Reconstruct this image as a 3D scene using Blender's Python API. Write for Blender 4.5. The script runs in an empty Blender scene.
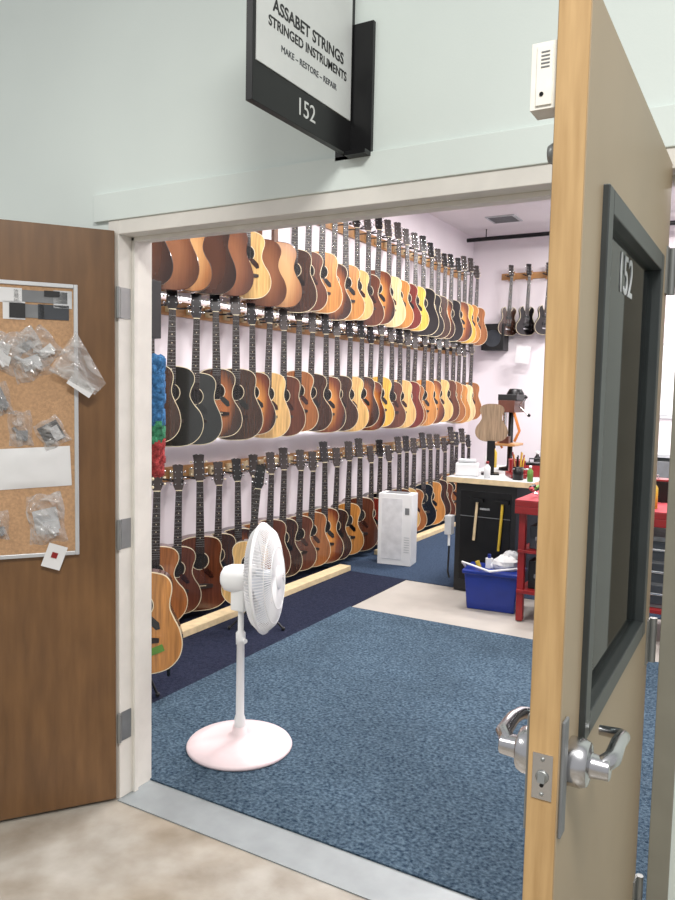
import bpy, math, random
from mathutils import Vector, Matrix, Euler
random.seed(7)
sc=bpy.context.scene
sc.view_settings.view_transform='Standard'
COL=sc.collection
def s2l(c):
    return tuple(((x/255)/12.92 if x/255<=.04045 else ((x/255+.055)/1.055)**2.4) for x in c)
# ---------------- materials
def newmat(name):
    m=bpy.data.materials.new(name); m.use_nodes=True
    nt=m.node_tree; b=nt.nodes['Principled BSDF']; return m,nt,b
def M(name,rgb,rough=.5,metal=0,noise=.08,scale=12,bump=0,coat=0,stretch=(1,1,1),bscale=None,rgb2=None,spec=None,detail=5):
    m,nt,b=newmat(name); N=nt.nodes; L=nt.links
    tc=N.new('ShaderNodeTexCoord'); mp=N.new('ShaderNodeMapping'); mp.inputs['Scale'].default_value=stretch
    L.new(tc.outputs['Object'],mp.inputs['Vector'])
    nz=N.new('ShaderNodeTexNoise'); nz.inputs['Scale'].default_value=scale; nz.inputs['Detail'].default_value=detail
    L.new(mp.outputs[0],nz.inputs['Vector'])
    r=N.new('ShaderNodeValToRGB'); c=s2l(rgb)
    if rgb2: c2=s2l(rgb2); lo,hi=c2,c
    else: lo=tuple(x*(1-noise*2) for x in c); hi=tuple(min(1,x*(1+noise)) for x in c)
    r.color_ramp.elements[0].color=(*lo,1); r.color_ramp.elements[1].color=(*hi,1)
    r.color_ramp.elements[0].position=.3; r.color_ramp.elements[1].position=.7
    L.new(nz.outputs['Fac'],r.inputs[0]); L.new(r.outputs[0],b.inputs['Base Color'])
    b.inputs['Roughness'].default_value=rough; b.inputs['Metallic'].default_value=metal
    b.inputs['Coat Weight'].default_value=coat
    if spec is not None: b.inputs['Specular IOR Level'].default_value=spec
    if bump:
        n2=N.new('ShaderNodeTexNoise'); n2.inputs['Scale'].default_value=bscale or scale*4; n2.inputs['Detail'].default_value=4
        L.new(mp.outputs[0],n2.inputs['Vector'])
        bp=N.new('ShaderNodeBump'); bp.inputs['Strength'].default_value=bump; bp.inputs['Distance'].default_value=.01
        L.new(n2.outputs['Fac'],bp.inputs['Height']); L.new(bp.outputs[0],b.inputs['Normal'])
    return m
def overlay(m,scale,amt,dark=.72,col=None):
    nt=m.node_tree; N=nt.nodes; L=nt.links; b=N['Principled BSDF']; src=b.inputs['Base Color'].links[0].from_socket
    tc=N.new('ShaderNodeTexCoord'); nz=N.new('ShaderNodeTexNoise'); nz.inputs['Scale'].default_value=scale; nz.inputs['Detail'].default_value=4; nz.inputs['Distortion'].default_value=.6
    L.new(tc.outputs['Object'],nz.inputs[0])
    r=N.new('ShaderNodeValToRGB'); r.color_ramp.elements[0].position=.38; r.color_ramp.elements[1].position=.62
    r.color_ramp.elements[0].color=(*(col or (dark,)*3),1); r.color_ramp.elements[1].color=(1,1,1,1)
    mx=N.new('ShaderNodeMix'); mx.data_type='RGBA'; mx.blend_type='MULTIPLY'; mx.inputs[0].default_value=amt
    L.new(nz.outputs['Fac'],r.inputs[0]); L.new(src,mx.inputs[6]); L.new(r.outputs[0],mx.inputs[7]); L.new(mx.outputs[2],b.inputs['Base Color'])
    return m
def burst(name,inner,outer,mid=None,zs=2.6,xs=4.6):
    m,nt,b=newmat(name); N=nt.nodes; L=nt.links
    tc=N.new('ShaderNodeTexCoord'); mp=N.new('ShaderNodeMapping')
    mp.inputs['Location'].default_value=(0,0,.63*zs); mp.inputs['Scale'].default_value=(xs,0,zs)
    L.new(tc.outputs['Object'],mp.inputs['Vector'])
    ln=N.new('ShaderNodeVectorMath'); ln.operation='LENGTH'; L.new(mp.outputs[0],ln.inputs[0])
    nz=N.new('ShaderNodeTexNoise'); nz.inputs['Scale'].default_value=40
    mp2=N.new('ShaderNodeMapping'); mp2.inputs['Scale'].default_value=(2,2,.1); L.new(tc.outputs['Object'],mp2.inputs[0]); L.new(mp2.outputs[0],nz.inputs[0])
    ad=N.new('ShaderNodeMath'); ad.operation='MULTIPLY_ADD'; ad.inputs[1].default_value=.18; L.new(nz.outputs['Fac'],ad.inputs[0]); L.new(ln.outputs['Value'],ad.inputs[2])
    r=N.new('ShaderNodeValToRGB'); e=r.color_ramp.elements
    e[0].position=.38; e[0].color=(*s2l(inner),1); e[1].position=1.0; e[1].color=(*s2l(outer),1)
    x=e.new(.7); x.color=(*s2l(mid or tuple((a+b_)//2 for a,b_ in zip(inner,outer))),1)
    L.new(ad.outputs[0],r.inputs[0]); L.new(r.outputs[0],b.inputs['Base Color'])
    b.inputs['Roughness'].default_value=.22; b.inputs['Coat Weight'].default_value=.7
    return m
def woodmat(name,rgb,rough=.26,coat=.6,k=.2):
    return M(name,rgb,rough,0,k,9,0,coat,(9,9,.6))
def glassmat(name,tint):
    m=bpy.data.materials.new(name); m.use_nodes=True; nt=m.node_tree; N=nt.nodes; L=nt.links
    N.remove(N['Principled BSDF']); o=N['Material Output']
    t=N.new('ShaderNodeBsdfTransparent'); t.inputs[0].default_value=(*tint,1)
    g=N.new('ShaderNodeBsdfGlossy'); g.inputs['Roughness'].default_value=.03
    fr=N.new('ShaderNodeFresnel'); fr.inputs[0].default_value=1.18
    mx=N.new('ShaderNodeMixShader'); L.new(fr.outputs[0],mx.inputs[0]); L.new(t.outputs[0],mx.inputs[1]); L.new(g.outputs[0],mx.inputs[2])
    L.new(mx.outputs[0],o.inputs['Surface']); return m
def plastic_bag(name):
    m,nt,b=newmat(name); N=nt.nodes; L=nt.links
    tc=N.new('ShaderNodeTexCoord')
    nz=N.new('ShaderNodeTexNoise'); nz.inputs['Scale'].default_value=9; nz.inputs['Distortion'].default_value=3; nz.inputs['Detail'].default_value=1
    L.new(tc.outputs['Object'],nz.inputs[0])
    r=N.new('ShaderNodeValToRGB'); r.color_ramp.elements[0].color=(.22,.22,.22,1); r.color_ramp.elements[1].color=(.62,.62,.62,1)
    r.color_ramp.elements[0].position=.4; r.color_ramp.elements[1].position=.72
    L.new(nz.outputs['Fac'],r.inputs[0]); L.new(r.outputs[0],b.inputs['Alpha'])
    b.inputs['Base Color'].default_value=(.62,.61,.60,1)
    b.inputs['Roughness'].default_value=.1; b.inputs['Specular IOR Level'].default_value=.8
    bp=N.new('ShaderNodeBump'); bp.inputs['Strength'].default_value=1; bp.inputs['Distance'].default_value=.02
    L.new(nz.outputs['Fac'],bp.inputs['Height']); L.new(bp.outputs[0],b.inputs['Normal'])
    return m
def emis(name,col,st):
    m,nt,b=newmat(name); b.inputs['Emission Color'].default_value=(*col,1); b.inputs['Emission Strength'].default_value=st; return m
wallc=M('mint_paint',(222,231,226),.6,0,.02,1.5,.03,bscale=150)
walli=M('lavender_white_paint',(234,226,230),.6,0,.02,2)
ceilm=M('ceiling_paint',(236,229,230),.8,0,.02,2)
trimw=overlay(M('frame_white_paint',(230,226,218),.45,0,.02,6,.02),9,.3,.8)
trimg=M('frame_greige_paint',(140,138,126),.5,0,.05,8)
conc=overlay(M('corridor_concrete',(178,174,166),.32,0,.1,6,.08,bscale=40,rgb2=(144,137,126),detail=10),1.9,.8,col=(.66,.58,.48))
conc2=M('room_concrete',(172,166,158),.6,0,.05,4)
alum=M('threshold_aluminium',(144,150,152),.45,.2,.06,10)
navy=M('navy_carpet',(46,51,70),.95,0,.2,60,.8,bscale=260,spec=.1,rgb2=(30,34,52))
bluec=overlay(M('blue_carpet',(100,120,136),.95,0,.2,75,1,bscale=150,rgb2=(36,55,74),spec=.1,detail=9),1.6,.7,.72)
bluec2=M('slate_carpet',(76,92,114),.95,0,.2,110,.9,bscale=240,spec=.1,rgb2=(44,58,80),detail=8)
black=M('black_matte',(24,24,26),.5,0,.1)
blackm=M('black_metal',(20,20,22),.35,.3,.1)
dgrey=M('dark_bronze_frame',(60,64,64),.4,.3,.06)
white=M('white_plastic',(240,240,240),.35,0,.01)
pinkw=M('base_white_plastic',(236,216,218),.35,0,.02)
bladem=M('fan_blade_plastic',(218,222,228),.3,0,.01)
chrome=M('brushed_chrome',(205,205,208),.22,1,.03)
steel=M('hinge_steel',(150,152,150),.4,.7,.06)
brownd=overlay(M('stained_wood_door',(128,92,56),.36,0,.14,5,0,.25,(5,5,.7),rgb2=(104,73,43),detail=8),1.5,.6,.72)
tand=overlay(M('tan_door_paint',(174,154,126),.45,0,.03,3),1.2,.4,.8)
edgew=overlay(M('door_edge_wood',(206,170,120),.5,0,.1,8,0,0,(8,8,.6),rgb2=(178,142,94)),2.2,.6,.75)
cork=M('cork',(190,152,116),.9,0,.1,120,.3)
pine=M('pine_wood',(222,200,160),.5,0,.08,6,0,0,(3,3,3))
pineor=M('rail_wood',(190,140,86),.45,0,.12,6,0,.2)
paper=M('paper',(222,222,222),.7,0,.02)
bag=plastic_bag('clear_bag')
greymask=M('grey_card',(120,122,124),.6); darkcard=M('dark_card',(56,60,66),.5)
red=M('red_enamel',(140,30,32),.35,0,.08); pinkr=M('pink_red_cloth',(170,62,70),.8)
bluep=M('cooler_blue_plastic',(22,48,136),.35,0,.06)
yellow=M('yellow_plastic',(212,180,60),.4); green=M('green_tape',(96,142,60),.6)
signw=M('sign_plate',(214,216,214),.5,0,.02)
winm=glassmat('door_glass',(.84,.90,.90))
woolb=M('blue_wool',(70,130,185),1,0,.3,60,1); woolg=M('green_wool',(70,150,110),1,0,.3,60,1); woolr=M('red_wool',(185,70,70),1,0,.3,60,1)
ltgrey=M('light_grey',(196,198,200),.5)
# ---------------- mesh builder
class MB:
    def __init__(s): s.v=[];s.f=[];s.m=[];s.sm=[];s.mats=[]
    def mi(s,m):
        if m not in s.mats: s.mats.append(m)
        return s.mats.index(m)
    def add(s,vs,fs,m,smooth=False):
        o=len(s.v); s.v+= [tuple(v) for v in vs]; k=s.mi(m)
        for f in fs: s.f.append(tuple(i+o for i in f)); s.m.append(k); s.sm.append(smooth)
    def box(s,lo,hi,m,rot=None,piv=None):
        x0,y0,z0=lo;x1,y1,z1=hi
        vs=[Vector(p) for p in((x0,y0,z0),(x1,y0,z0),(x1,y1,z0),(x0,y1,z0),(x0,y0,z1),(x1,y0,z1),(x1,y1,z1),(x0,y1,z1))]
        if rot:
            R=Euler(rot).to_matrix(); p=Vector(piv) if piv else (Vector(lo)+Vector(hi))/2
            vs=[R@(v-p)+p for v in vs]
        s.add(vs,[(0,3,2,1),(4,5,6,7),(0,1,5,4),(1,2,6,5),(2,3,7,6),(3,0,4,7)],m)
    def tube(s,pts,r,m,n=10,cap=True):
        pts=[Vector(p) for p in pts]; k=len(pts); rr=r if isinstance(r,(list,tuple)) else [r]*k
        vs=[]; up=None
        for i,p in enumerate(pts):
            t=(pts[min(i+1,k-1)]-pts[max(i-1,0)])
            if t.length<1e-9: t=Vector((0,0,1))
            t.normalize()
            if up is None: up=t.orthogonal().normalized()
            u=(up-t*up.dot(t)); u=u.normalized() if u.length>1e-6 else t.orthogonal().normalized(); up=u
            w=t.cross(u)
            for j in range(n):
                a=2*math.pi*j/n; vs.append(p+(u*math.cos(a)+w*math.sin(a))*rr[i])
        fs=[(i*n+j,i*n+(j+1)%n,(i+1)*n+(j+1)%n,(i+1)*n+j) for i in range(k-1) for j in range(n)]
        s.add(vs,fs,m,True)
        if cap:
            s.add(vs[:n],[tuple(range(n))[::-1]],m); s.add(vs[-n:],[tuple(range(n))],m)
    def lathe(s,prof,c,axis,m,n=32):
        ax=Vector(axis).normalized(); u=ax.orthogonal().normalized(); w=ax.cross(u); c=Vector(c); vs=[]
        for (r,h) in prof:
            for j in range(n):
                a=2*math.pi*j/n; vs.append(c+ax*h+(u*math.cos(a)+w*math.sin(a))*r)
        k=len(prof)
        s.add(vs,[(i*n+j,i*n+(j+1)%n,(i+1)*n+(j+1)%n,(i+1)*n+j) for i in range(k-1) for j in range(n)],m,True)
    def sphere(s,c,r,m,n=14,sc=(1,1,1),jit=0):
        vs=[];c=Vector(c);k=n//2
        for i in range(k+1):
            p=math.pi*i/k
            for j in range(n):
                a=2*math.pi*j/n; q=r*(1+random.uniform(-jit,jit))
                vs.append(c+Vector((q*sc[0]*math.sin(p)*math.cos(a),q*sc[1]*math.sin(p)*math.sin(a),q*sc[2]*math.cos(p))))
        s.add(vs,[(i*n+j,(i+1)*n+j,(i+1)*n+(j+1)%n,i*n+(j+1)%n) for i in range(k) for j in range(n)],m,jit==0)
    def torus(s,c,axis,R,r,m,n=40,k=8):
        ax=Vector(axis).normalized(); u=ax.orthogonal().normalized(); w=ax.cross(u); c=Vector(c)
        vs=[]
        for i in range(n):
            a=2*math.pi*i/n; d=u*math.cos(a)+w*math.sin(a)
            for j in range(k):
                b=2*math.pi*j/k; vs.append(c+d*(R+r*math.cos(b))+ax*r*math.sin(b))
        s.add(vs,[(i*k+j,((i+1)%n)*k+j,((i+1)%n)*k+(j+1)%k,i*k+(j+1)%k) for i in range(n) for j in range(k)],m,True)
    def prism(s,pts,a,b,plane,m,smooth=False):
        def P(p,h): return {'xz':(p[0],h,p[1]),'yz':(h,p[0],p[1]),'xy':(p[0],p[1],h)}[plane]
        n=len(pts); vs=[P(p,a) for p in pts]+[P(p,b) for p in pts]
        s.add(vs,[tuple(range(n)),tuple(range(n,2*n))[::-1]],m)
        s.add(vs,[(i,(i+1)%n,n+(i+1)%n,n+i) for i in range(n)],m,smooth)
    def mesh(s,name):
        me=bpy.data.meshes.new(name); me.from_pydata(s.v,[],s.f)
        for m in s.mats: me.materials.append(m)
        me.polygons.foreach_set('material_index',s.m); me.polygons.foreach_set('use_smooth',s.sm)
        me.update(); return me
    def obj(s,name,loc=(0,0,0),rot=(0,0,0),parent=None,bevel=0,recalc=True):
        me=s.mesh(name)
        if recalc:
            import bmesh
            b=bmesh.new(); b.from_mesh(me); bmesh.ops.recalc_face_normals(b,faces=b.faces); b.to_mesh(me); b.free()
        o=bpy.data.objects.new(name,me); o.location=loc; o.rotation_euler=rot; COL.objects.link(o)
        if parent: o.parent=parent
        if bevel:
            md=o.modifiers.new('bv','BEVEL'); md.width=bevel; md.segments=2; md.limit_method='ANGLE'; md.angle_limit=.9
        return o
def empty(name,loc=(0,0,0),rot=(0,0,0)):
    e=bpy.data.objects.new(name,None); e.location=loc; e.rotation_euler=rot; e.empty_display_size=.1; COL.objects.link(e); return e
def boxobj(name,lo,hi,m,**k):
    b=MB(); b.box(lo,hi,m); return b.obj(name,**k)
# ---------------- room shell
W=1.84; Hd=2.09; T=.152; CH=3.62; XL=-1.52; XR=4.6; YB=7.8
b=MB()
b.box((-4,0,0),(-.05,T,4.6),wallc); b.box((W+.05,0,0),(5.2,T,4.6),wallc); b.box((-.05,0,Hd+.05),(W+.05,T,4.6),wallc)
b.obj('wall_front')
boxobj('wall_left',(XL-.1,T,0),(XL,YB,CH),walli)
boxobj('wall_back',(XL-.1,YB,0),(XR+.1,YB+.1,CH),walli)
boxobj('wall_right',(XR,T,0),(XR+.1,YB,CH),walli)
boxobj('ceiling',(XL-.1,T,CH),(XR+.1,YB+.1,CH+.1),ceilm)
boxobj('floor_corridor',(-5,-6,-.1),(6,-.02,0),conc)
boxobj('floor',(XL-.1,-.02,-.1),(XR+.1,YB+.1,0),conc2)
boxobj('trim_threshold',(0,-.02,0),(W,T,.004),alum)
b=MB()
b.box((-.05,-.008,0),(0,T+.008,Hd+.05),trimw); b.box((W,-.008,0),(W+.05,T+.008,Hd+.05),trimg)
b.box((0,-.008,Hd),(W,T+.008,Hd+.05),trimw)
b.box((0,.055,0),(.014,.075,Hd),trimw); 
b.box((0,.055,Hd-.014),(W,.075,Hd),trimw)
b.obj('trim_door_frame',bevel=.002)
boxobj('trim_header',(-.12,-.014,Hd+.05),(5.2,-.0,2.237),wallc,bevel=.002)
b=MB()
for z in(1.85,1.01,.28):
    b.box((0,.0,z-.055),(.003,.048,z+.055),steel); b.tube([(.004,-.014,z-.055),(.004,-.014,z+.055)],.008,steel)
b.obj('door_hinges')
e_=.004
boxobj('navy_carpet',(XL+e_,T+.01,0),(-.502,3.646,.006),navy)
boxobj('slate_carpet',(XL+e_,3.65,0),(XR-e_,YB-e_,.006),bluec2)
boxobj('blue_area_rug',(-.50,T+.0005,0),(XR-e_,2.69,.010),bluec)
b=MB(); b.box((-1.14,.9,.0065),(-1.03,3.66,.05),pine); b.box((-1.16,4.35,.0065),(-1.07,6.3,.05),pine); b.obj('floor_plank',bevel=.003)
# ---------------- guitars
def crom(pts,k=4):
    out=[];n=len(pts)
    for i in range(n-1):
        p0=pts[max(i-1,0)];p1=pts[i];p2=pts[i+1];p3=pts[min(i+2,n-1)]
        for j in range(k):
            t=j/k
            out.append(tuple(.5*((2*b_)+(-a+c)*t+(2*a-5*b_+4*c-d)*t*t+(-a+3*b_-3*c+d)*t**3) for a,b_,c,d in zip(p0,p1,p2,p3)))
    out.append(pts[-1]); return out
SH={'dread':[(0,0),(.07,.003),(.135,.025),(.182,.075),(.198,.14),(.186,.21),(.158,.27),(.139,.315),(.138,.355),(.146,.4),(.142,.445),(.113,.48),(.06,.496),(0,.5)],
 'small':[(0,0),(.065,.003),(.125,.022),(.168,.07),(.18,.13),(.165,.19),(.13,.245),(.112,.29),(.116,.335),(.131,.38),(.13,.42),(.105,.455),(.055,.475),(0,.478)],
 'jumbo':[(0,0),(.08,.003),(.15,.025),(.2,.08),(.215,.15),(.195,.22),(.15,.275),(.125,.32),(.13,.365),(.15,.415),(.147,.46),(.115,.495),(.06,.51),(0,.512)]}
fret=M('rosewood_fretboard',(40,28,24),.5); hole=M('soundhole_black',(12,8,6),.8); ivory=M('ivory_binding',(222,208,176),.4)
tortoise=M('tortoise_pickguard',(60,26,16),.25,0,.4,30,0,.4); blackpg=M('black_pickguard',(18,16,16),.2,0,.1,coat=.5)
neckw=woodmat('neck_mahogany',(104,66,42)); 
TOPS={'spruce':(woodmat('spruce_top',(214,172,108)),'rose'),'pale':(woodmat('pale_spruce_top',(224,196,144)),'mahog'),
 'amber':(woodmat('amber_top',(188,126,62)),'mahog'),'honey':(woodmat('honey_top',(150,92,48)),'mahog'),
 'mahog':(woodmat('mahogany_top',(92,48,29)),'mahog'),'brown':(woodmat('walnut_top',(60,36,25)),'dark'),
 'black':(M('black_lacquer',(14,13,14),.15,0,.1,coat=.8),'dark'),'cherry':(woodmat('cherry_top',(108,35,25)),'cherry'),
 'burst':(burst('sunburst_top',(210,140,64),(24,11,8),(112,54,26)),'dark'),'vburst':(burst('vintage_sunburst_top',(172,98,46),(16,10,10),(64,33,19)),'dark'),
 'yellow':(woodmat('yellow_top',(216,166,68)),'rose')}
SIDES={'mahog':woodmat('mahogany_side',(78,40,24)),'rose':woodmat('rosewood_side',(46,26,18)),'dark':woodmat('dark_side',(24,15,12)),'cherry':woodmat('cherry_side',(70,21,15))}
BACKS={'mahog':burst('mahogany_back',(132,84,54),(44,24,15),(88,50,30),2.2,4),'rose':burst('rosewood_back',(196,150,98),(54,30,18),(146,96,56),2.2,4),'dark':burst('dark_back',(76,45,30),(16,10,8),(46,28,20),2.2,4),'cherry':burst('cherry_back',(120,48,30),(38,14,10),None,2.2,4)}
ZO=.87
gcache={}
def guitar_mesh(top,shape='dread',electric=False,tape=False):
    key=(top,shape,electric,tape)
    if key in gcache: return gcache[key]
    tm,sd=TOPS[top]; sm=SIDES[sd]; bm_=BACKS[sd]; b=MB()
    half=crom(SH[shape],4); H=half[-1][1]
    pts=[(x,z) for x,z in half]+[(-x,z) for x,z in half[-2:0:-1]]
    if electric:
        pts=[]
        for x,z in half+[(-x,z) for x,z in half[-2:0:-1]]:
            zz=z*.85+.05; xx=x*.82
            if zz>.38 and abs(xx)<.055: zz-=.09*(1-(abs(xx)/.055)**2)
            pts.append((xx,zz))
    n=len(pts); d0,d1=(-.055,.05) if not electric else (-.055,-.01)
    def ring(y,ins):
        out=[]
        for i,(x,z) in enumerate(pts):
            p=Vector(pts[i-1]);q=Vector(pts[(i+1)%n]); t=(q-p).normalized(); nn=Vector((t.y,-t.x)); out.append((x-nn.x*ins,y,z-nn.y*ins-ZO))
        return out
    rs=[ring(d0,.005),ring(d0,0.0008),ring(d0+.004,0),ring(d1-.005,0),ring(d1-.001,.001),ring(d1,.005)]
    def bridge(a,c,m,sm_=False):
        b.add(a+c,[(i,(i+1)%n,n+(i+1)%n,n+i) for i in range(n)],m,sm_)
    b.add(rs[0],[tuple(range(n))],tm); bridge(rs[0],rs[1],ivory); bridge(rs[1],rs[2],ivory); bridge(rs[2],rs[3],sm,True); bridge(rs[3],rs[4],ivory if sd!='mahog' else sm); bridge(rs[4],rs[5],sm)
    b.add(rs[5],[tuple(range(n))[::-1]],bm_)
    f=d0
    def disc(cx,z,r,y,m,k=24): b.add([(cx+r*math.cos(2*math.pi*i/k),y,z-ZO+r*math.sin(2*math.pi*i/k)) for i in range(k)],[tuple(range(k))],m)
    nz=H-.03
    if not electric:
        disc(0,.335*H/.5,.06,f-.0006,ivory); disc(0,.335*H/.5,.056,f-.0009,fret); disc(0,.335*H/.5,.049,f-.0013,hole)
        b.prism([(.012,.285-ZO),(.05,.283-ZO),(.085,.25-ZO),(.09,.22-ZO),(.07,.215-ZO),(.035,.25-ZO)],f-.0022,f-.0004,'xz',tortoise if top in('spruce','pale','honey','mahog') else blackpg)
        b.prism([(-.085,.155-ZO),(-.03,.15-ZO),(.03,.15-ZO),(.085,.155-ZO),(.085,.175-ZO),(.03,.182-ZO),(-.03,.182-ZO),(-.085,.175-ZO)],f-.009,f,'xz',fret)
        b.box((-.038,f-.012,.168-ZO),(.038,f-.008,.172-ZO),ivory)
    else:
        for z in(.2,.3): b.box((-.04,f-.01,z-ZO-.018),(.04,f,z-ZO+.018),blackm)
        b.box((-.04,f-.014,.13-ZO),(.04,f,.145-ZO),chrome)
        for i in range(3): b.tube([(.09,f,.12-ZO+.04*i),(.09,f-.015,.12-ZO+.04*i)],.011,blackpg,10)
        nz=.36
    z0=nz-.0;z1=.86
    for (a,w0,w1,y0,y1,m) in((0,.028,.0215,f-.001,f+.022,neckw),):
        b.add([(-w0,y0,z0-ZO),(w0,y0,z0-ZO),(w0*.6,y1,z0-ZO),(-w0*.6,y1,z0-ZO),(-w1,y0,z1-ZO),(w1,y0,z1-ZO),(w1*.6,y1-.004,z1-ZO),(-w1*.6,y1-.004,z1-ZO)],
          [(0,3,2,1),(4,5,6,7),(0,1,5,4),(1,2,6,5),(2,3,7,6),(3,0,4,7)],m)
    fz=.385*H/.5 if not electric else .33
    def wz(z): return .029-(z-fz)/(.86-fz)*.0075
    b.prism([(-wz(fz),fz-ZO),(wz(fz),fz-ZO),(wz(.86),.86-ZO),(-wz(.86),.86-ZO)],f-.007,f-.001,'xz',fret)
    Ls=.66
    for i in range(1,19):
        z=.86-Ls*(1-2**(-i/12))
        if z<fz: break
        b.box((-wz(z),f-.0082,z-ZO-.0011),(wz(z),f-.007,z-ZO+.0011),steel)
        if i in(3,5,7,9,12,15): disc(0,z+.012,.004,f-.0076,ivory,8)
    b.box((-.0215,f-.009,.86-ZO),(.0215,f,.865-ZO),ivory)
    hp=[(-.024,.865),(-.036,.895),(-.033,1.0),(-.037,1.03),(-.012,1.037),(0,1.031),(.012,1.037),(.037,1.03),(.033,1.0),(.036,.895),(.024,.865)]
    def hy(z): return (z-.865)*.22
    k=len(hp)
    A=[(x,f+hy(z),z-ZO) for x,z in hp]; B=[(x,f+.014+hy(z),z-ZO) for x,z in hp]
    b.add(A+B,[tuple(range(k))],blackpg if top in('black','burst','vburst','spruce') else fret)
    b.add(A+B,[tuple(range(k,2*k))[::-1]]+[(i,(i+1)%k,k+(i+1)%k,k+i) for i in range(k)],neckw)
    for sx in(-1,1):
        for z in(.905,.945,.985):
            y=f+hy(z); b.tube([(sx*.022,y-.006,z-ZO),(sx*.022,y,z-ZO)],.004,chrome,6)
            b.tube([(sx*.034,y+.008,z-ZO),(sx*.046,y+.008,z-ZO)],.002,chrome,5); b.sphere((sx*.05,y+.008,z-ZO),.008,ivory if random.random()<.5 else chrome,8,(1,.5,1))
    for i in range(6):
        x=(i-2.5)/2.5
        b.tube([(x*.027,f-.0135,.168-ZO),(x*.017,f-.0105,.862-ZO)],.0006,chrome,3,False)
    if tape: b.box((-.02,f-.0035,.09-ZO),(.11,f-.0012,.125-ZO),green,(0,-.35,0))
    gcache[key]=b.mesh('guitar_'+top+'_'+shape); return gcache[key]
def guitar(name,top,shape,loc,rz,tilt=0,lean=0,parent=None,scale=1,electric=False,tape=False):
    o=bpy.data.objects.new(name,guitar_mesh(top,shape,electric,tape)); COL.objects.link(o)
    o.location=loc; o.rotation_mode='XYZ'; o.rotation_euler=(lean,tilt,rz); o.scale=(scale,)*3
    if parent: o.parent=parent
    return o
glowm=emis('added_glow_emission',(1,.98,1),6)  # emission for the strips added to brighten the guitar wall
rows=[(2.17,['brown','mahog','spruce','brown','mahog','spruce','honey','yellow','brown','mahog','amber','vburst','amber','spruce','mahog','burst','pale','amber','cherry','yellow','black','black','brown','vburst','black','burst','yellow','amber']),
      (1.20,['brown','black','black','vburst','brown','burst','spruce','mahog','honey','brown','burst','brown','spruce','vburst','burst','yellow','mahog','spruce','cherry','honey','amber','burst','spruce','mahog','honey','amber','pale']),
      (.075,['honey','mahog','mahog','brown','vburst','honey','mahog','brown','mahog','honey','burst','brown','amber','mahog','cherry','black','brown','mahog','spruce','honey','black','amber','brown','mahog','honey','vburst','brown'])]
shp=['dread','dread','small','jumbo','dread','small']
for ri,(z0,tops) in enumerate(rows):
    par=empty('acoustic_guitar_row'); y=1.40+.06*ri; i=0
    rail=MB(); zr=z0+.885
    rail.box((XL+.001,1.0,zr-.05),(XL+.022,7.4,zr+.05),pineor)
    while y<7.22:
        t=tops[i%len(tops)] if i<len(tops) else random.choice(['amber','spruce','honey','mahog'])
        shape=random.choice(shp if ri else ['small','dread','small']); th=math.radians(random.uniform(48,58))
        x=-1.27+random.uniform(-.01,.01); s=random.uniform(.92,1.03)
        back=(ri==0 and i<8 and i!=5)
        if back: th=math.radians(random.uniform(56,62))
        guitar('guitar_%d'%(i+1),t,shape,(x,y,z0+ZO*s+random.uniform(-.025,.02)),th+(math.pi if back else 0),random.uniform(-.025,.025),0,par,s)
        rail.box((XL+.022,y-.028,zr-.03),(XL+.045,y+.028,zr+.03),pine)
        rail.tube([(XL+.04,y,zr-.01),(x-.06,y,zr-.012)],.006,blackm,6)
        for sgn in(-1,1):
            dx,dy=math.cos(th)*.034*sgn,math.sin(th)*.034*sgn
            rail.tube([(x-.06,y,zr-.012),(x+dx-.02,y+dy,zr-.012),(x+dx+.04,y+dy-.03,zr-.008)],.006,blackm,6)
        y+=.207+random.uniform(-.012,.012); i+=1
    rail.obj('hanging_rail',parent=par)
for z in(2.17,1.19):  # glowing strips added behind the guitars so the wall between rows looks bright
    b=MB(); b.box((XL+.001,1.0,z),(XL+.02,7.2,z+.02),white); b.box((XL+.004,1.0,z-.002),(XL+.018,7.2,z),glowm); b.obj('added_wall_glow_strip')
# ---------------- guitars on stands
def standing(loc,rz,top,shape,tape=False,scale=1,tilt=0,r=.2):
    par=empty('acoustic_guitar',loc,(0,0,rz))
    b=MB()
    for a in(90,210,330):
        a=math.radians(a); b.tube([(0,0,.16),(r*math.cos(a),r*math.sin(a),.012)],.007,blackm,8); b.sphere((r*math.cos(a),r*math.sin(a),.013),.013,black,8)
    b.tube([(0,0,.1),(0,.02,.62)],.009,blackm,8)
    for sx in(-1,1):
        b.tube([(0,0,.15),(sx*.12,-.01,.15),(sx*.13,-.12,.14),(sx*.13,-.13,.18)],.008,black,8)
        b.tube([(0,.02,.62),(sx*.035,.01,.63),(sx*.035,-.05,.64)],.006,black,8)
    b.obj('floor_stand',parent=par)
    guitar('guitar',top,shape,(0,-.045,.16+ZO*scale-loc[2]),0,tilt,-.06,par,scale,False,tape)
standing((-.62,.75,.0065),math.radians(40),'amber','dread',True,r=.085)
standing((-.80,1.98,.0065),math.radians(30),'spruce','small',False,.88,.1)
# duster
b=MB()
b.tube([(-.06,.2,1.66),(-.06,.195,1.70)],.008,pine,8); b.tube([(-.06,T,1.70),(-.06,.2,1.70)],.005,steel,6)
for i in range(46):
    z=1.66-.44*i/45; m=woolb if i<26 else (woolg if i<33 else woolr)
    for j in range(9):
        a=j*2*math.pi/9+i*.5; b.sphere((-.055+.04*math.cos(a),.2+.028*math.sin(a)+.015,z),random.uniform(.016,.026),m,6)
b.obj('wool_duster')
b=MB(); b.box((-.16,T+.001,1.74),(-.03,T+.09,1.96),black); b.tube([(-.13,T+.05,1.96),(-.1,T+.05,2.03),(-.06,T+.05,1.96)],.008,black,8); b.obj('black_shoulder_bag',bevel=.02)
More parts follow.
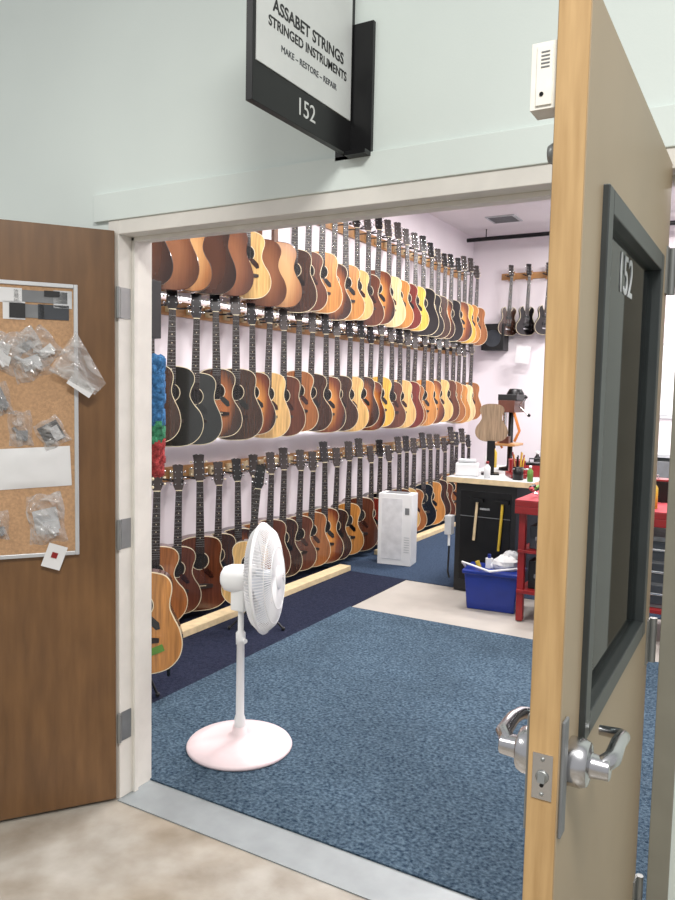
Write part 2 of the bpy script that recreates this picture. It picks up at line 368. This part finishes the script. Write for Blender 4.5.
# ---------------- pedestal fan
fx,fy,fz=.13,.56,.0105
fan=empty('pedestal_fan',(fx,fy,fz))
b=MB(); b.lathe([(0,.0),(.225,.0),(.228,.008),(.222,.018),(.16,.034),(.06,.046),(.034,.06),(.03,.09),(0,.09)],(0,0,0),(0,0,1),pinkw,48); b.obj('base',parent=fan)
b=MB(); b.lathe([(0,.05),(.024,.05),(.024,.12),(.018,.14),(.0165,.45),(.02,.452),(.021,.5),(.0125,.51),(.0125,.66),(0,.66)],(0,0,0),(0,0,1),white,24); b.tube([(0,0,.475),(.04,-.02,.475)],.01,white,10); b.obj('pole',parent=fan)
ax=Vector((.965,.24,.07)).normalized(); ax=Vector((.93,.37,.07)).normalized(); hc=Vector((0,0,.738))-ax*.0
b=MB(); b.lathe([(0,-.085),(.03,-.085),(.05,-.072),(.06,-.04),(.058,.02),(.04,.05),(0,.055)],hc,ax,white,28); b.box((-.035,-.03,.60),(.035,.03,.70),white); b.obj('motor_housing',parent=fan,bevel=.006)
b=MB(); u=ax.orthogonal().normalized(); w=ax.cross(u); cc=hc+ax*.10
R=.228
for i in range(110):
    a=2*math.pi*i/110; d=u*math.cos(a)+w*math.sin(a)
    b.tube([cc+ax*.062+d*.05,cc+ax*.06+d*.13,cc+ax*.04+d*.2,cc+ax*.005+d*R],.0019,white,4,False)
    b.tube([cc-ax*.045+d*.05,cc-ax*.045+d*.14,cc-ax*.035+d*.2,cc-ax*.005+d*R],.0019,white,4,False)
b.torus(cc,ax,R,.007,white)
for r_,h in((.13,.061),(.19,.044)): b.torus(cc+ax*h,ax,r_,.0018,white,40,5)
for r_,h in((.13,-.046),): b.torus(cc+ax*h,ax,r_,.0018,white,40,5)
b.lathe([(0,.07),(.045,.068),(.055,.06),(.055,.055),(0,.055)],cc,ax,white,28)
b.lathe([(.06,-.05),(.06,-.04),(.03,-.04),(0,-.04)],cc,ax,white,28)
b.obj('cage',parent=fan,recalc=False)
b=MB()
for i in range(5):
    a0=2*math.pi*i/5; vs=[]
    for r_ in(.03,.08,.14,.19):
        for da,h in((-.4,-.02),(0,.005),(.4,.03)):
            a=a0+da*(1 if r_>.05 else .8)
            vs.append(cc+ax*h*(r_/.19)+(u*math.cos(a)+w*math.sin(a))*r_)
    b.add(vs,[(q*3+p,q*3+p+1,q*3+p+4,q*3+p+3) for q in range(3) for p in range(2)],bladem,True)
b.lathe([(0,-.03),(.035,-.03),(.035,.03),(.02,.045),(0,.045)],cc,ax,bladem,20)
b.obj('blades',parent=fan,recalc=False)
# ---------------- air purifier
b=MB(); b.box((-.155,-.095,.0),(.155,.095,.64),white)
for i in range(7): b.box((.09,-.098,.12+i*.022),(.14,-.095,.126+i*.022),ltgrey)
b.box((-.12,-.0975,.05),(.07,-.0945,.60),M('purifier_panel',(228,228,230),.3)); b.box((-.1,-.06,.64),(.1,.06,.645),greymask); b.box((.095,-.0985,.46),(.135,-.095,.52),greymask)
b.obj('air_purifier',(-.83,4.16,.0065),(0,0,math.radians(8)),bevel=.012)
# ---------------- black cabinet bench with tools
b=MB(); b.box((-.06,3.58,.007),(.42,4.7,.86),black); b.box((-.13,3.54,.86),(.55,4.75,.90),pine); b.box((-.02,3.575,.1),(.38,3.58,.8),blackm)
b.box((-.13,3.54,.9),(.55,4.75,.903),ltgrey); b.box((-.02,3.572,.60),(.38,3.576,.605),greymask); b.box((.14,3.565,.66),(.22,3.576,.675),chrome)
b.obj('workbench_cabinet',bevel=.004)
def hammer(b,x,z,c,L=.3):
    b.tube([(x,3.56,z),(x+.02,3.56,z+L)],.011,c,8); b.box((x-.035,3.545,z+L),(x+.07,3.57,z+L+.03),blackm)
b=MB(); hammer(b,.1,.42,pine); b.obj('claw_hammer')
b=MB(); hammer(b,.30,.36,yellow,.36); b.obj('mallet')
b=MB(); b.box((-.12,3.5,.45),(-.065,3.575,.6),ltgrey); b.tube([(-.09,3.53,.45),(-.09,3.53,.36)],.01,white,8); b.tube([(-.09,3.54,.36),(-.1,3.55,.15),(-.09,3.56,.1)],.008,black,8); b.obj('spray_gun_holder',bevel=.004)
# red bench: open frame with shelf
b=MB()
for x in(.6,.95,2.2):
    for y in(3.04,3.66): b.box((x,y,0.007),(x+.045,y+.045,.80),red)
b.box((.58,3.0,.80),(2.3,3.75,.84),red); b.box((.58,3.0,.75),(2.3,3.03,.80),red); b.box((.6,3.03,.2),(2.25,3.7,.225),red); b.box((.6,3.03,.48),(1.0,3.7,.5),red)
b.box((.58,3.0,.84),(2.3,3.75,.846),pinkr)
b.obj('red_workbench',bevel=.003)
b=MB(); b.box((.66,3.1,.226),(.93,3.6,.42),black); b.box((.7,3.09,.3),(.88,3.1,.33),greymask); b.obj('black_storage_case',bevel=.01)
b=MB(); b.box((.66,3.1,.502),(.93,3.6,.66),darkcard); b.box((.7,3.09,.56),(.88,3.1,.59),greymask); b.obj('black_storage_case',bevel=.01)
b=MB(); b.box((1.06,3.08,.226),(1.9,3.6,.68),greymask)
for i in range(3): b.box((1.08,3.07,.25+i*.14),(1.88,3.08,.37+i*.14),darkcard); b.box((1.35,3.06,.31+i*.14),(1.6,3.07,.325+i*.14),chrome)
b.obj('tool_drawer_unit',bevel=.004)
# tub
cool=empty('blue_storage_tub',(.365,3.28,.0),(0,0,math.radians(6)))
b=MB(); 
def taper(b,w0,d0,w1,d1,z0,z1,m): b.add([(-w0,-d0,z0),(w0,-d0,z0),(w0,d0,z0),(-w0,d0,z0),(-w1,-d1,z1),(w1,-d1,z1),(w1,d1,z1),(-w1,d1,z1)],[(0,3,2,1),(4,5,6,7),(0,1,5,4),(1,2,6,5),(2,3,7,6),(3,0,4,7)],m)
taper(b,.17,.11,.19,.13,0,.26,bluep); taper(b,.205,.145,.205,.145,.26,.29,bluep); b.obj('tub',parent=cool,bevel=.008)
b=MB(); b.tube([(-.205,0,.27),(-.22,-.08,.33),(0,-.16,.30),(.22,-.08,.33),(.205,0,.27)],.008,white,8)
b.obj('handle',parent=cool)
b=MB(); 
b.sphere((.08,.0,.33),.085,paper,16,(1.1,.9,.75),.12); b.sphere((.11,.03,.385),.055,ltgrey,14,(1,.9,.7),.15); b.sphere((.0,.03,.31),.06,white,14,(1,1,.6),.12)
b.tube([(-.04,0,.28),(-.04,0,.36)],.028,white,14); b.tube([(-.04,0,.36),(-.04,0,.39)],.012,bluep,10); b.tube([(-.11,0,.28),(-.13,0,.33)],.018,yellow,8)
b.obj('rags_and_bottle',parent=cool)
# bench-top items
rust=M('drill_press_brown',(96,56,44),.45,0,.1)
b=MB(); b.lathe([(0,0),(.09,0),(.09,.02),(.03,.03),(.022,.04),(.022,.62),(0,.62)],(.12,4.35,.904),(0,0,1),blackm,20)
b.box((.05,4.2,1.40),(.19,4.5,1.50),rust); b.lathe([(0,0),(.07,0),(.075,.12),(.05,.16),(0,.16)],(.12,4.45,1.44),(0,0,1),blackm,18)
b.box((.04,4.22,1.50),(.2,4.5,1.55),black); b.tube([(.1,4.25,1.40),(.1,4.25,1.25)],.018,chrome,10); b.box((.0,4.15,1.12),(.22,4.4,1.14),pineor)
b.tube([(.2,4.3,1.45),(.3,4.25,1.38)],.006,chrome,6); b.sphere((.3,4.25,1.38),.015,black,8); b.tube([(.2,4.3,1.45),(.27,4.25,1.53)],.006,chrome,6); b.sphere((.27,4.25,1.53),.015,black,8)
b.tube([(.06,4.24,1.42),(.03,4.2,1.2),(.1,4.2,1.1)],.01,M('orange_cable',(200,120,50),.5),8)
b.tube([(.17,4.24,1.42),(.24,4.2,1.25),(.2,4.2,1.16)],.012,M('orange_cable',(200,120,50),.5),8); b.box((.08,4.17,1.14),(.16,4.23,1.2),rust)
b.obj('drill_press',bevel=.003)
b=MB()
hp=crom(SH['small'],3); pts=[(x*.72,z*.64) for x,z in hp]+[(-x*.72,z*.64) for x,z in hp[-2:0:-1]]
b.prism(pts,-.012,.012,'xz',woodmat('template_wood',(150,128,104)),True); b.box((-.03,-.05,-.26),(.03,.05,.01),blackm); b.box((-.07,-.07,-.262),(.07,.07,-.25),blackm)
b.obj('guitar_body_template',(.10,3.90,1.167),(0,0,math.radians(20)))
b=MB(); b.box((-.09,-.06,0),(.09,.06,.1),paper); b.box((-.07,-.05,.1),(.07,.05,.13),ltgrey); b.obj('white_tool_box',(-.02,3.70,.904),(0,0,.3),bevel=.01)
b=MB(); b.box((-.06,-.12,0),(.06,.12,.035),red); b.box((-.05,.0,.035),(.05,.06,.14),red); b.box((-.05,-.11,.035),(.05,-.07,.14),red); b.tube([(0,-.22,.085),(0,-.06,.085)],.014,chrome,10); b.tube([(-.07,-.21,.085),(.07,-.21,.085)],.007,chrome,6)
b.obj('bench_vise',(.33,3.84,.904),(0,0,.5),bevel=.004)
def bottle(name,x,y,z,r,h,m,cap):
    b=MB(); b.lathe([(0,0),(r,0),(r,h*.65),(r*.4,h*.8),(r*.4,h*.85),(0,h*.85)],(0,0,0),(0,0,1),m,18); b.lathe([(0,h*.85),(r*.5,h*.85),(r*.45,h),(0,h)],(0,0,0),(0,0,1),cap,14); b.obj(name,(x,y,z))
bottle('glue_bottle',.17,3.62,.904,.025,.13,paper,red); bottle('spray_can',.51,3.60,.904,.022,.12,green,white); bottle('glue_bottle',.50,4.42,.904,.03,.17,yellow,red); bottle('polish_bottle',.34,4.42,.904,.03,.17,black,white); bottle('spray_can',.42,4.55,.904,.03,.2,red,black)
bottle('solvent_bottle',1.15,3.2,.847,.04,.2,ltgrey,bluep); bottle('spray_can',1.42,3.15,.847,.032,.2,yellow,white)
bottle('glue_bottle',-.05,4.3,.904,.03,.16,white,red); bottle('polish_bottle',-.07,4.5,.904,.03,.2,yellow,black)
b=MB(); b.box((-.12,-.07,0),(.12,.07,.09),red); b.box((-.11,-.06,.09),(.11,.06,.11),blackm); b.tube([(-.05,0,.11),(-.05,0,.14),(.05,0,.14),(.05,0,.11)],.006,blackm,6); b.obj('red_tool_case',(.44,4.0,.904),(0,0,.3),bevel=.006)
b=MB()
for i in range(22):
    x=random.uniform(.22,.46); y=random.uniform(4.14,4.30); a=random.uniform(0,3.14); l=random.uniform(.03,.06); z=.914+random.uniform(0,.05)
    b.tube([(x-l*math.cos(a)*.6,y-l*math.sin(a)*.3,z),(x+l*math.cos(a)*.6,y+l*math.sin(a)*.3,z+.02)],random.uniform(.005,.011),random.choice([red,blackm,yellow,pineor,chrome,green,bluep]),6)
b.obj('loose_hand_tools')
b=MB(); b.lathe([(0,0),(.04,0),(.04,.1),(.036,.1),(.036,.01),(0,.01)],(0,0,0),(0,0,1),blackm,18)
for i in range(9):
    a=i*.7; b.tube([(.02*math.cos(a),.02*math.sin(a),.02),(.045*math.cos(a),.045*math.sin(a),.17+.02*(i%3))],.006,[yellow,red,pineor,blackm][i%4],6)
b.obj('tool_cup',(.40,3.66,.904))
b=MB()
for i in range(30):
    x=random.uniform(.63,.95); y=random.uniform(3.05,3.3); a=random.uniform(0,3.14); l=random.uniform(.03,.08); z=.861+random.uniform(0,.06)
    b.tube([(x-l*math.cos(a)*.5,y-l*math.sin(a)*.4,z),(x+l*math.cos(a)*.5,y+l*math.sin(a)*.4,z+.01)],random.uniform(.006,.014),random.choice([pinkr,blackm,red,pineor,chrome,green,paper]),6)
b.obj('loose_hand_tools')
items=[('storage_bin',.9,3.5,.2,.15,.12,ltgrey),('toolbox',1.2,3.45,.3,.16,.14,blackm),('paint_can',1.6,3.4,.12,.12,.15,red),('cardboard_box',1.85,3.5,.25,.2,.18,pine)]
for n_,x,y,w_,d_,h_,m in items:
    b=MB(); b.box((0,0,0),(w_,d_,h_),m); b.box((.01,.01,h_),(w_-.01,d_-.01,h_+.012),blackm if m!=blackm else red)
    b.tube([(w_*.3,d_/2,h_+.012),(w_*.3,d_/2,h_+.035),(w_*.7,d_/2,h_+.035),(w_*.7,d_/2,h_+.012)],.005,chrome,6)
    b.obj(n_,(x,y,.847),(0,0,random.uniform(-.2,.2)),bevel=.004)
# ---------------- back wall
gp=empty('electric_guitar_rack')
b=MB(); b.box((-1.12,YB-.025,3.04),(-.2,YB-.001,3.12),pineor)
gx=[-.98,-.75,-.50]
for x in gx:
    b.box((x-.04,YB-.05,3.02),(x+.04,YB-.02,3.14),pineor)
    for q in(-.035,.035): b.tube([(x+q*.4,YB-.04,3.07),(x+q,YB-.19,3.07)],.008,black,8)
b.obj('wooden_hanger_rail',parent=gp)
for i,(x,t) in enumerate(zip(gx,('brown','black','black'))):
    guitar('electric_guitar_%d'%(i+1),t,'small',(x,YB-.11,3.06),.7,random.uniform(-.05,.05),0,gp,.92,True)
b=MB(); b.box((-1.30,YB-.22,2.12),(-1.0,YB-.001,2.46),black); b.lathe([(0,.01),(.03,.012),(.1,.0),(.11,.006),(.11,0)],(-1.15,YB-.222,2.27),(0,-1,0),darkcard,24); b.obj('wall_speaker',bevel=.006)
b=MB(); b.box((-.84,YB-.2,1.95),(-.66,YB-.195,2.17),paper,(0,.1,0)); b.tube([(-.75,YB-.19,2.15),(-.75,YB-.001,2.18)],.004,steel,6); b.obj('wall_note')
b=MB(); b.tube([(-1.45,7.35,3.50),(XR-.01,7.35,3.50)],.025,blackm,12); 
for x in(-1.2,1,3.4): b.tube([(x,7.35,3.5),(x,7.35,CH)],.008,blackm,6)
b.obj('ceiling_track_pipe')
b=MB(); b.box((-1.0,6.7,CH-.012),(-.65,7.05,CH),ltgrey)
for i in range(9): b.box((-.97,6.73+i*.034,CH-.016),(-.68,6.748+i*.034,CH-.012),greymask)
b.obj('ceiling_vent')
b=MB(); b.box((-.2,7.1,0.007),(2.6,7.75,.88),dgrey); b.box((-.22,7.08,.88),(2.62,7.78,.92),ltgrey)
for i in range(5): b.box((-.17+i*.55,7.085,.1),(.33+i*.55,7.1,.84),greymask)
b.obj('base_cabinet',bevel=.004)
b=MB(); b.box((.0,YB-.03,1.3),(2.2,YB-.005,2.2),ltgrey); b.box((.04,YB-.035,1.34),(2.16,YB-.03,2.16),M('whiteboard_face',(245,246,248),.25)); b.obj('whiteboard',bevel=.003)
# ---------------- left leaf (door_1)
dirx,diry=-.59,-.81
ang=math.atan2(diry,dirx)
leaf=empty('door_1',(0.0,-.02,0),(0,0,ang))
b=MB(); b.box((.004,-.045,.01),(.91,0,2.10),brownd); b.obj('leaf',parent=leaf,bevel=.003)
board=empty('cork_board'); board.parent=leaf
def lobj(b,name,**k): return b.obj(name,parent=board,**k)
s0,s1,za,zb=.145,.80,.965,1.885
b=MB(); b.box((s0,.0,za),(s1,.012,zb),cork); lobj(b,'cork_panel')
b=MB(); fr=.014
alf=M('board_frame_aluminium',(200,202,204),.4,.4,.03)
b.box((s0-fr,0,za-fr),(s0,.018,zb+fr),alf); b.box((s1,0,za-fr),(s1+fr,.018,zb+fr),alf); b.box((s0,0,za-fr),(s1,.018,za),alf); b.box((s0,0,zb),(s1,.018,zb+fr),alf); lobj(b,'aluminium_frame',bevel=.002)
def card(name,s,z,w,h,m,rot=0,y=.013,bulge=0,extra=None,wob=1,jit=.7):
    b=MB()
    if bulge:
        n=10; vs=[];
        for i in range(n+1):
            for j in range(n+1):
                p=(i/n-.5);q=(j/n-.5); e=(1-(2*p)**4)*(1-(2*q)**4)
                vs.append((p*w*(1+wob*.06*math.sin(q*9)),bulge*e*(.5+jit*random.random())+.001,q*h*(1+wob*.05*math.sin(p*11))))
        b.add(vs,[(i*(n+1)+j,(i+1)*(n+1)+j,(i+1)*(n+1)+j+1,i*(n+1)+j+1) for i in range(n) for j in range(n)],m,wob==0)
        if extra:
            b.box((-w*.3,.002,-h*.3),(w*.2,bulge*.5,-h*.05),extra); b.tube([(-w*.2,bulge*.5,-h*.35),(w*.3,bulge*.5,h*.05)],.006,extra,6)
    else: b.box((-w/2,0,-h/2),(w/2,.0015,h/2),m)
    o=b.obj(name,(s,y,z),(0,rot,0),parent=board,recalc=False); return o
card('photo_card_1',.25,1.85,.17,.04,greymask); card('photo_card_2',.21,1.80,.10,.05,darkcard); card('photo_card_3',.335,1.80,.07,.06,paper); card('photo_card_4',.36,1.85,.1,.05,paper); card('label_card',.18,1.845,.06,.06,ltgrey); card('black_square',.325,1.80,.05,.05,black,y=.016); card('card_5',.27,1.80,.06,.045,greymask); card('card_6',.215,1.862,.05,.02,black,y=.016)
card('plastic_bag_1',.30,1.65,.12,.17,bag,.4,bulge=.03,extra=ltgrey); card('plastic_bag_2',.38,1.66,.13,.13,bag,-.3,bulge=.025,extra=paper); card('plastic_bag_3',.25,1.68,.1,.12,bag,.7,bulge=.02,extra=paper); card('inner_slip_1',.385,1.67,.07,.05,paper,-.3,y=.016); card('inner_slip_2',.30,1.68,.05,.03,greymask,.5,y=.016)
b=MB(); b.add([(0,.01,.12),(.09,.03,-.02),(-.06,.035,-.1),(-.10,.02,-.06),(.01,.05,.0)],[(0,1,4),(1,2,4),(2,3,4),(3,0,4)],bag); b.add([(0,.012,.11),(.08,.032,-.02),(-.05,.037,-.09)],[(0,1,2)],bag); b.box((-.06,.03,-.09),(.03,.033,-.05),paper,(0,-.6,0)); b.obj('plastic_bag_4',(.14,.02,1.62),(0,0,0),parent=board,recalc=False)
card('plastic_bag_5',.32,1.40,.075,.12,bag,.05,bulge=.02,extra=greymask); card('black_string_packet',.22,1.385,.07,.07,black,.5,y=.014); card('packet_label',.205,1.385,.03,.05,ltgrey,.5,y=.0165); card('packet_bag',.22,1.385,.09,.1,bag,.5,bulge=.02,y=.018)
card('folded_paper',.275,1.265,.235,.14,paper,.04,bulge=.012,wob=0,jit=.25); card('plastic_bag_6',.24,1.085,.12,.175,bag,.1,bulge=.03,extra=ltgrey); card('inner_slip_3',.24,1.08,.08,.08,ltgrey,.2,y=.015)
card('grey_disc_bag',.385,1.50,.07,.11,bag,.2,bulge=.02,extra=greymask); card('parts_bag',.395,1.07,.07,.1,bag,0,bulge=.02,extra=greymask); card('grey_card_7',.39,1.50,.05,.07,greymask,.4,y=.015)
card('inspection_tag',.215,.95,.065,.085,paper,-.35,y=.02); card('tag_mark',.215,.955,.02,.02,red,-.35,y=.0218)
# ---------------- right leaf (door_2)
leaf=empty('door_2')
x0,x1=1.767,1.812; y0,y1=-.919,-.002; g0,g1,gz0,gz1=-.79,-.15,1.01,1.86
b=MB(); zt=2.10
def dpart(lo,hi): b.box(lo,hi,tand)
dpart((x0,y0+.001,.01),(x1,g0,zt)); dpart((x0,g1,.01),(x1,y1,zt)); dpart((x0,g0,.01),(x1,g1,gz0)); dpart((x0,g0,gz1),(x1,g1,zt)); b.obj('leaf',parent=leaf)
b=MB(); b.box((x0+.0015,y0-.0015,.01),(x1-.0015,y0+.002,zt),edgew); b.obj('edge_banding',parent=leaf)
b=MB(); k=.032
xa,xb=x0-.010,x1+.010
b.box((xa,g0-.005,gz0-.005),(xb,g0+k,gz1+.005),dgrey); b.box((xa,g1-k,gz0-.005),(xb,g1+.005,gz1+.005),dgrey); b.box((xa,g0+k,gz0-.005),(xb,g1-k,gz0+k),dgrey); b.box((xa,g0+k,gz1-k),(xb,g1-k,gz1+.005),dgrey)
b.obj('glazing_frame',parent=leaf,bevel=.002)
b=MB(); b.box(((x0+x1)/2+.010,g0+.02,gz0+.02),((x0+x1)/2+.014,g1-.02,gz1-.02),winm); b.obj('glass_pane',parent=leaf)
hz=1.008; hy=-.855
b=MB()
for sx,xf in((1,x1),(-1,x0)):
    b.box((min(xf,xf+sx*.005),-.912,hz-.10),(max(xf,xf+sx*.005),-.885,hz+.075),greymask if sx>0 else steel)
    b.lathe([(0,0),(.036,0),(.036,.02),(.032,.03),(.018,.033),(.016,.06),(0,.06)],(xf,hy,hz-.005),(sx,0,0),chrome,28)
    xx=xf+sx*.06
    b.tube([(xf+sx*.048,hy,hz),(xx,hy+.012,hz+.008),(xx,hy+.06,hz+.012),(xx,hy+.105,hz+.004),(xx-sx*.006,hy+.12,hz),(xf+sx*.04,hy+.126,hz-.002),(xf+sx*.02,hy+.125,hz-.002)],[.013,.013,.0115,.011,.0105,.009,.008],chrome,14)
b.obj('lever_handle',parent=leaf,bevel=.002)
b=MB(); ym=y0-.0015; lz=1.0
b.box(((x0+x1)/2-.0145,ym-.0015,lz-.034),((x0+x1)/2+.0145,ym,lz+.034),chrome); b.lathe([(0,0),(.0095,0),(.0095,.002),(.007,.003),(0,.003)],((x0+x1)/2,ym-.0015,lz),(0,-1,0),steel,20)
b.prism([(ym-.010,lz-.006),(ym-.001,lz-.006),(ym-.001,lz+.006),(ym-.006,lz+.006)],(x0+x1)/2-.005,(x0+x1)/2+.005,'yz',steel)
b.tube([((x0+x1)/2,ym-.002,lz-.012),((x0+x1)/2,ym-.004,lz-.012)],.003,blackm,8)
for z in(-.026,.026): b.sphere(((x0+x1)/2,ym-.001,lz+z),.0035,steel,8)
b.obj('latch_plate',parent=leaf)
sens=M('white_sensor_plastic',(236,232,222),.45)
b=MB(); b.box((x0-.036,-.912,1.945),(x0,-.872,2.035),sens); b.box((x0-.028,-.914,1.95),(x0-.006,-.912,2.03),sens)
for i in range(5): b.box((x0-.022,-.9148,2.0+i*.005),(x0-.010,-.914,2.002+i*.005),greymask)
b.tube([(x0-.02,-.915,1.965),(x0-.02,-.912,1.965)],.003,blackm,8); b.obj('door_sensor',parent=leaf,bevel=.004)
b=MB(); b.lathe([(0,0),(.014,0),(.016,.01),(.012,.018),(0,.02)],(x0,-.87,1.895),(-1,0,0),steel,16); b.obj('door_bumper',parent=leaf)
b=MB()
for z in(1.85,.95,.28): b.tube([(x1+.01,.0,z-.055),(x1+.01,.0,z+.055)],.009,steel,10); b.box((x1-.002,-.04,z-.055),(x1+.004,0,z+.055),steel)
b.obj('hinges',parent=leaf)
def text(body,size,loc,rot,m,parent,name,ext=.0006,off=0):
    c=bpy.data.curves.new(name,'FONT'); c.body=body; c.size=size; c.align_x='CENTER'; c.align_y='CENTER'; c.extrude=ext; c.offset=off; c.materials.append(m)
    o=bpy.data.objects.new(name,c); o.location=loc; o.rotation_euler=rot; COL.objects.link(o); o.parent=parent; return o
RX=(math.pi/2,0,math.pi/2)
text('152',.10,((x0+x1)/2+.015,-.52,1.765),RX,ltgrey,leaf,'number_decal')
# ---------------- sign
sg=empty('blade_sign')
SX=.94
b=MB(); b.box((SX-.02,-.492,2.235),(SX,-.0,2.80),blackm); b.obj('sign_body',parent=sg,bevel=.001)
b=MB(); b.box((SX,-.48,2.33),(SX+.003,-.022,2.79),signw); b.obj('insert_plate',parent=sg)
b=MB(); b.box((SX-.05,-.014,2.225),(SX+.068,0,2.60),blackm); b.box((SX+.0,-.05,2.225),(SX+.068,-.0,2.237),blackm); b.obj('wall_flange',parent=sg)
text('ASSABET STRINGS',.043,(SX+.0035,-.242,2.482),RX,black,sg,'text_line_1',off=.0006)
text('STRINGED INSTRUMENTS',.0335,(SX+.0035,-.242,2.440),RX,black,sg,'text_line_2',off=.0004)
text('MAKE – RESTORE – REPAIR',.023,(SX+.0035,-.242,2.393),RX,darkcard,sg,'text_line_3')
text('152',.062,(SX+.0005,-.254,2.283),RX,signw,sg,'text_number')
# ---------------- lights
def area(name,loc,size,sy,power,rot=(0,0,0),col=(1,1,1)):
    l=bpy.data.lights.new(name,'AREA'); l.shape='RECTANGLE'; l.size=size; l.size_y=sy; l.energy=power; l.color=col
    o=bpy.data.objects.new(name,l); o.location=loc; o.rotation_euler=rot; COL.objects.link(o); return o
for i,(x,y) in enumerate([(.2,1.4),(.2,3.4),(.2,5.2),(2.8,2.6),(2.8,5.6),(.75,6.5)]):  # last entry is an added fill, out of view, brightening the back corner
    area('room_light_and_added_fill',(x,y,CH-.06),1.0,.2,80,col=(1,.965,.955))
area('ceiling_light_corridor',(2.6,-2.4,3.9),1.0,.8,160,(math.radians(-14),math.radians(14),0),(1,.985,.94))
area('ceiling_light_corridor',(-1.2,-2.6,3.9),1.0,.8,72,(math.radians(-20),0,0),(1,.985,.94))
w=bpy.data.worlds.new('World'); sc.world=w; w.use_nodes=True; w.node_tree.nodes['Background'].inputs[0].default_value=(.98,.985,1,1); w.node_tree.nodes['Background'].inputs[1].default_value=.52
# ---------------- camera
cd=bpy.data.cameras.new('cam'); cam=bpy.data.objects.new('cam',cd); COL.objects.link(cam); sc.camera=cam
cd.sensor_fit='HORIZONTAL'; cd.sensor_width=36; cd.lens=755.76*36/675; cd.clip_start=.05
yaw,pi_,ro=[math.radians(a) for a in(29.802,4.462,1.142)]
F=Vector((-math.sin(yaw)*math.cos(pi_),math.cos(yaw)*math.cos(pi_),-math.sin(pi_))); Rr=Vector((math.cos(yaw),math.sin(yaw),0)); U=Rr.cross(F)
R2=Rr*math.cos(ro)+U*math.sin(ro); U2=-Rr*math.sin(ro)+U*math.cos(ro)
cam.matrix_world=Matrix(((R2.x,U2.x,-F.x,2.048),(R2.y,U2.y,-F.y,-1.987),(R2.z,U2.z,-F.z,1.55),(0,0,0,1)))
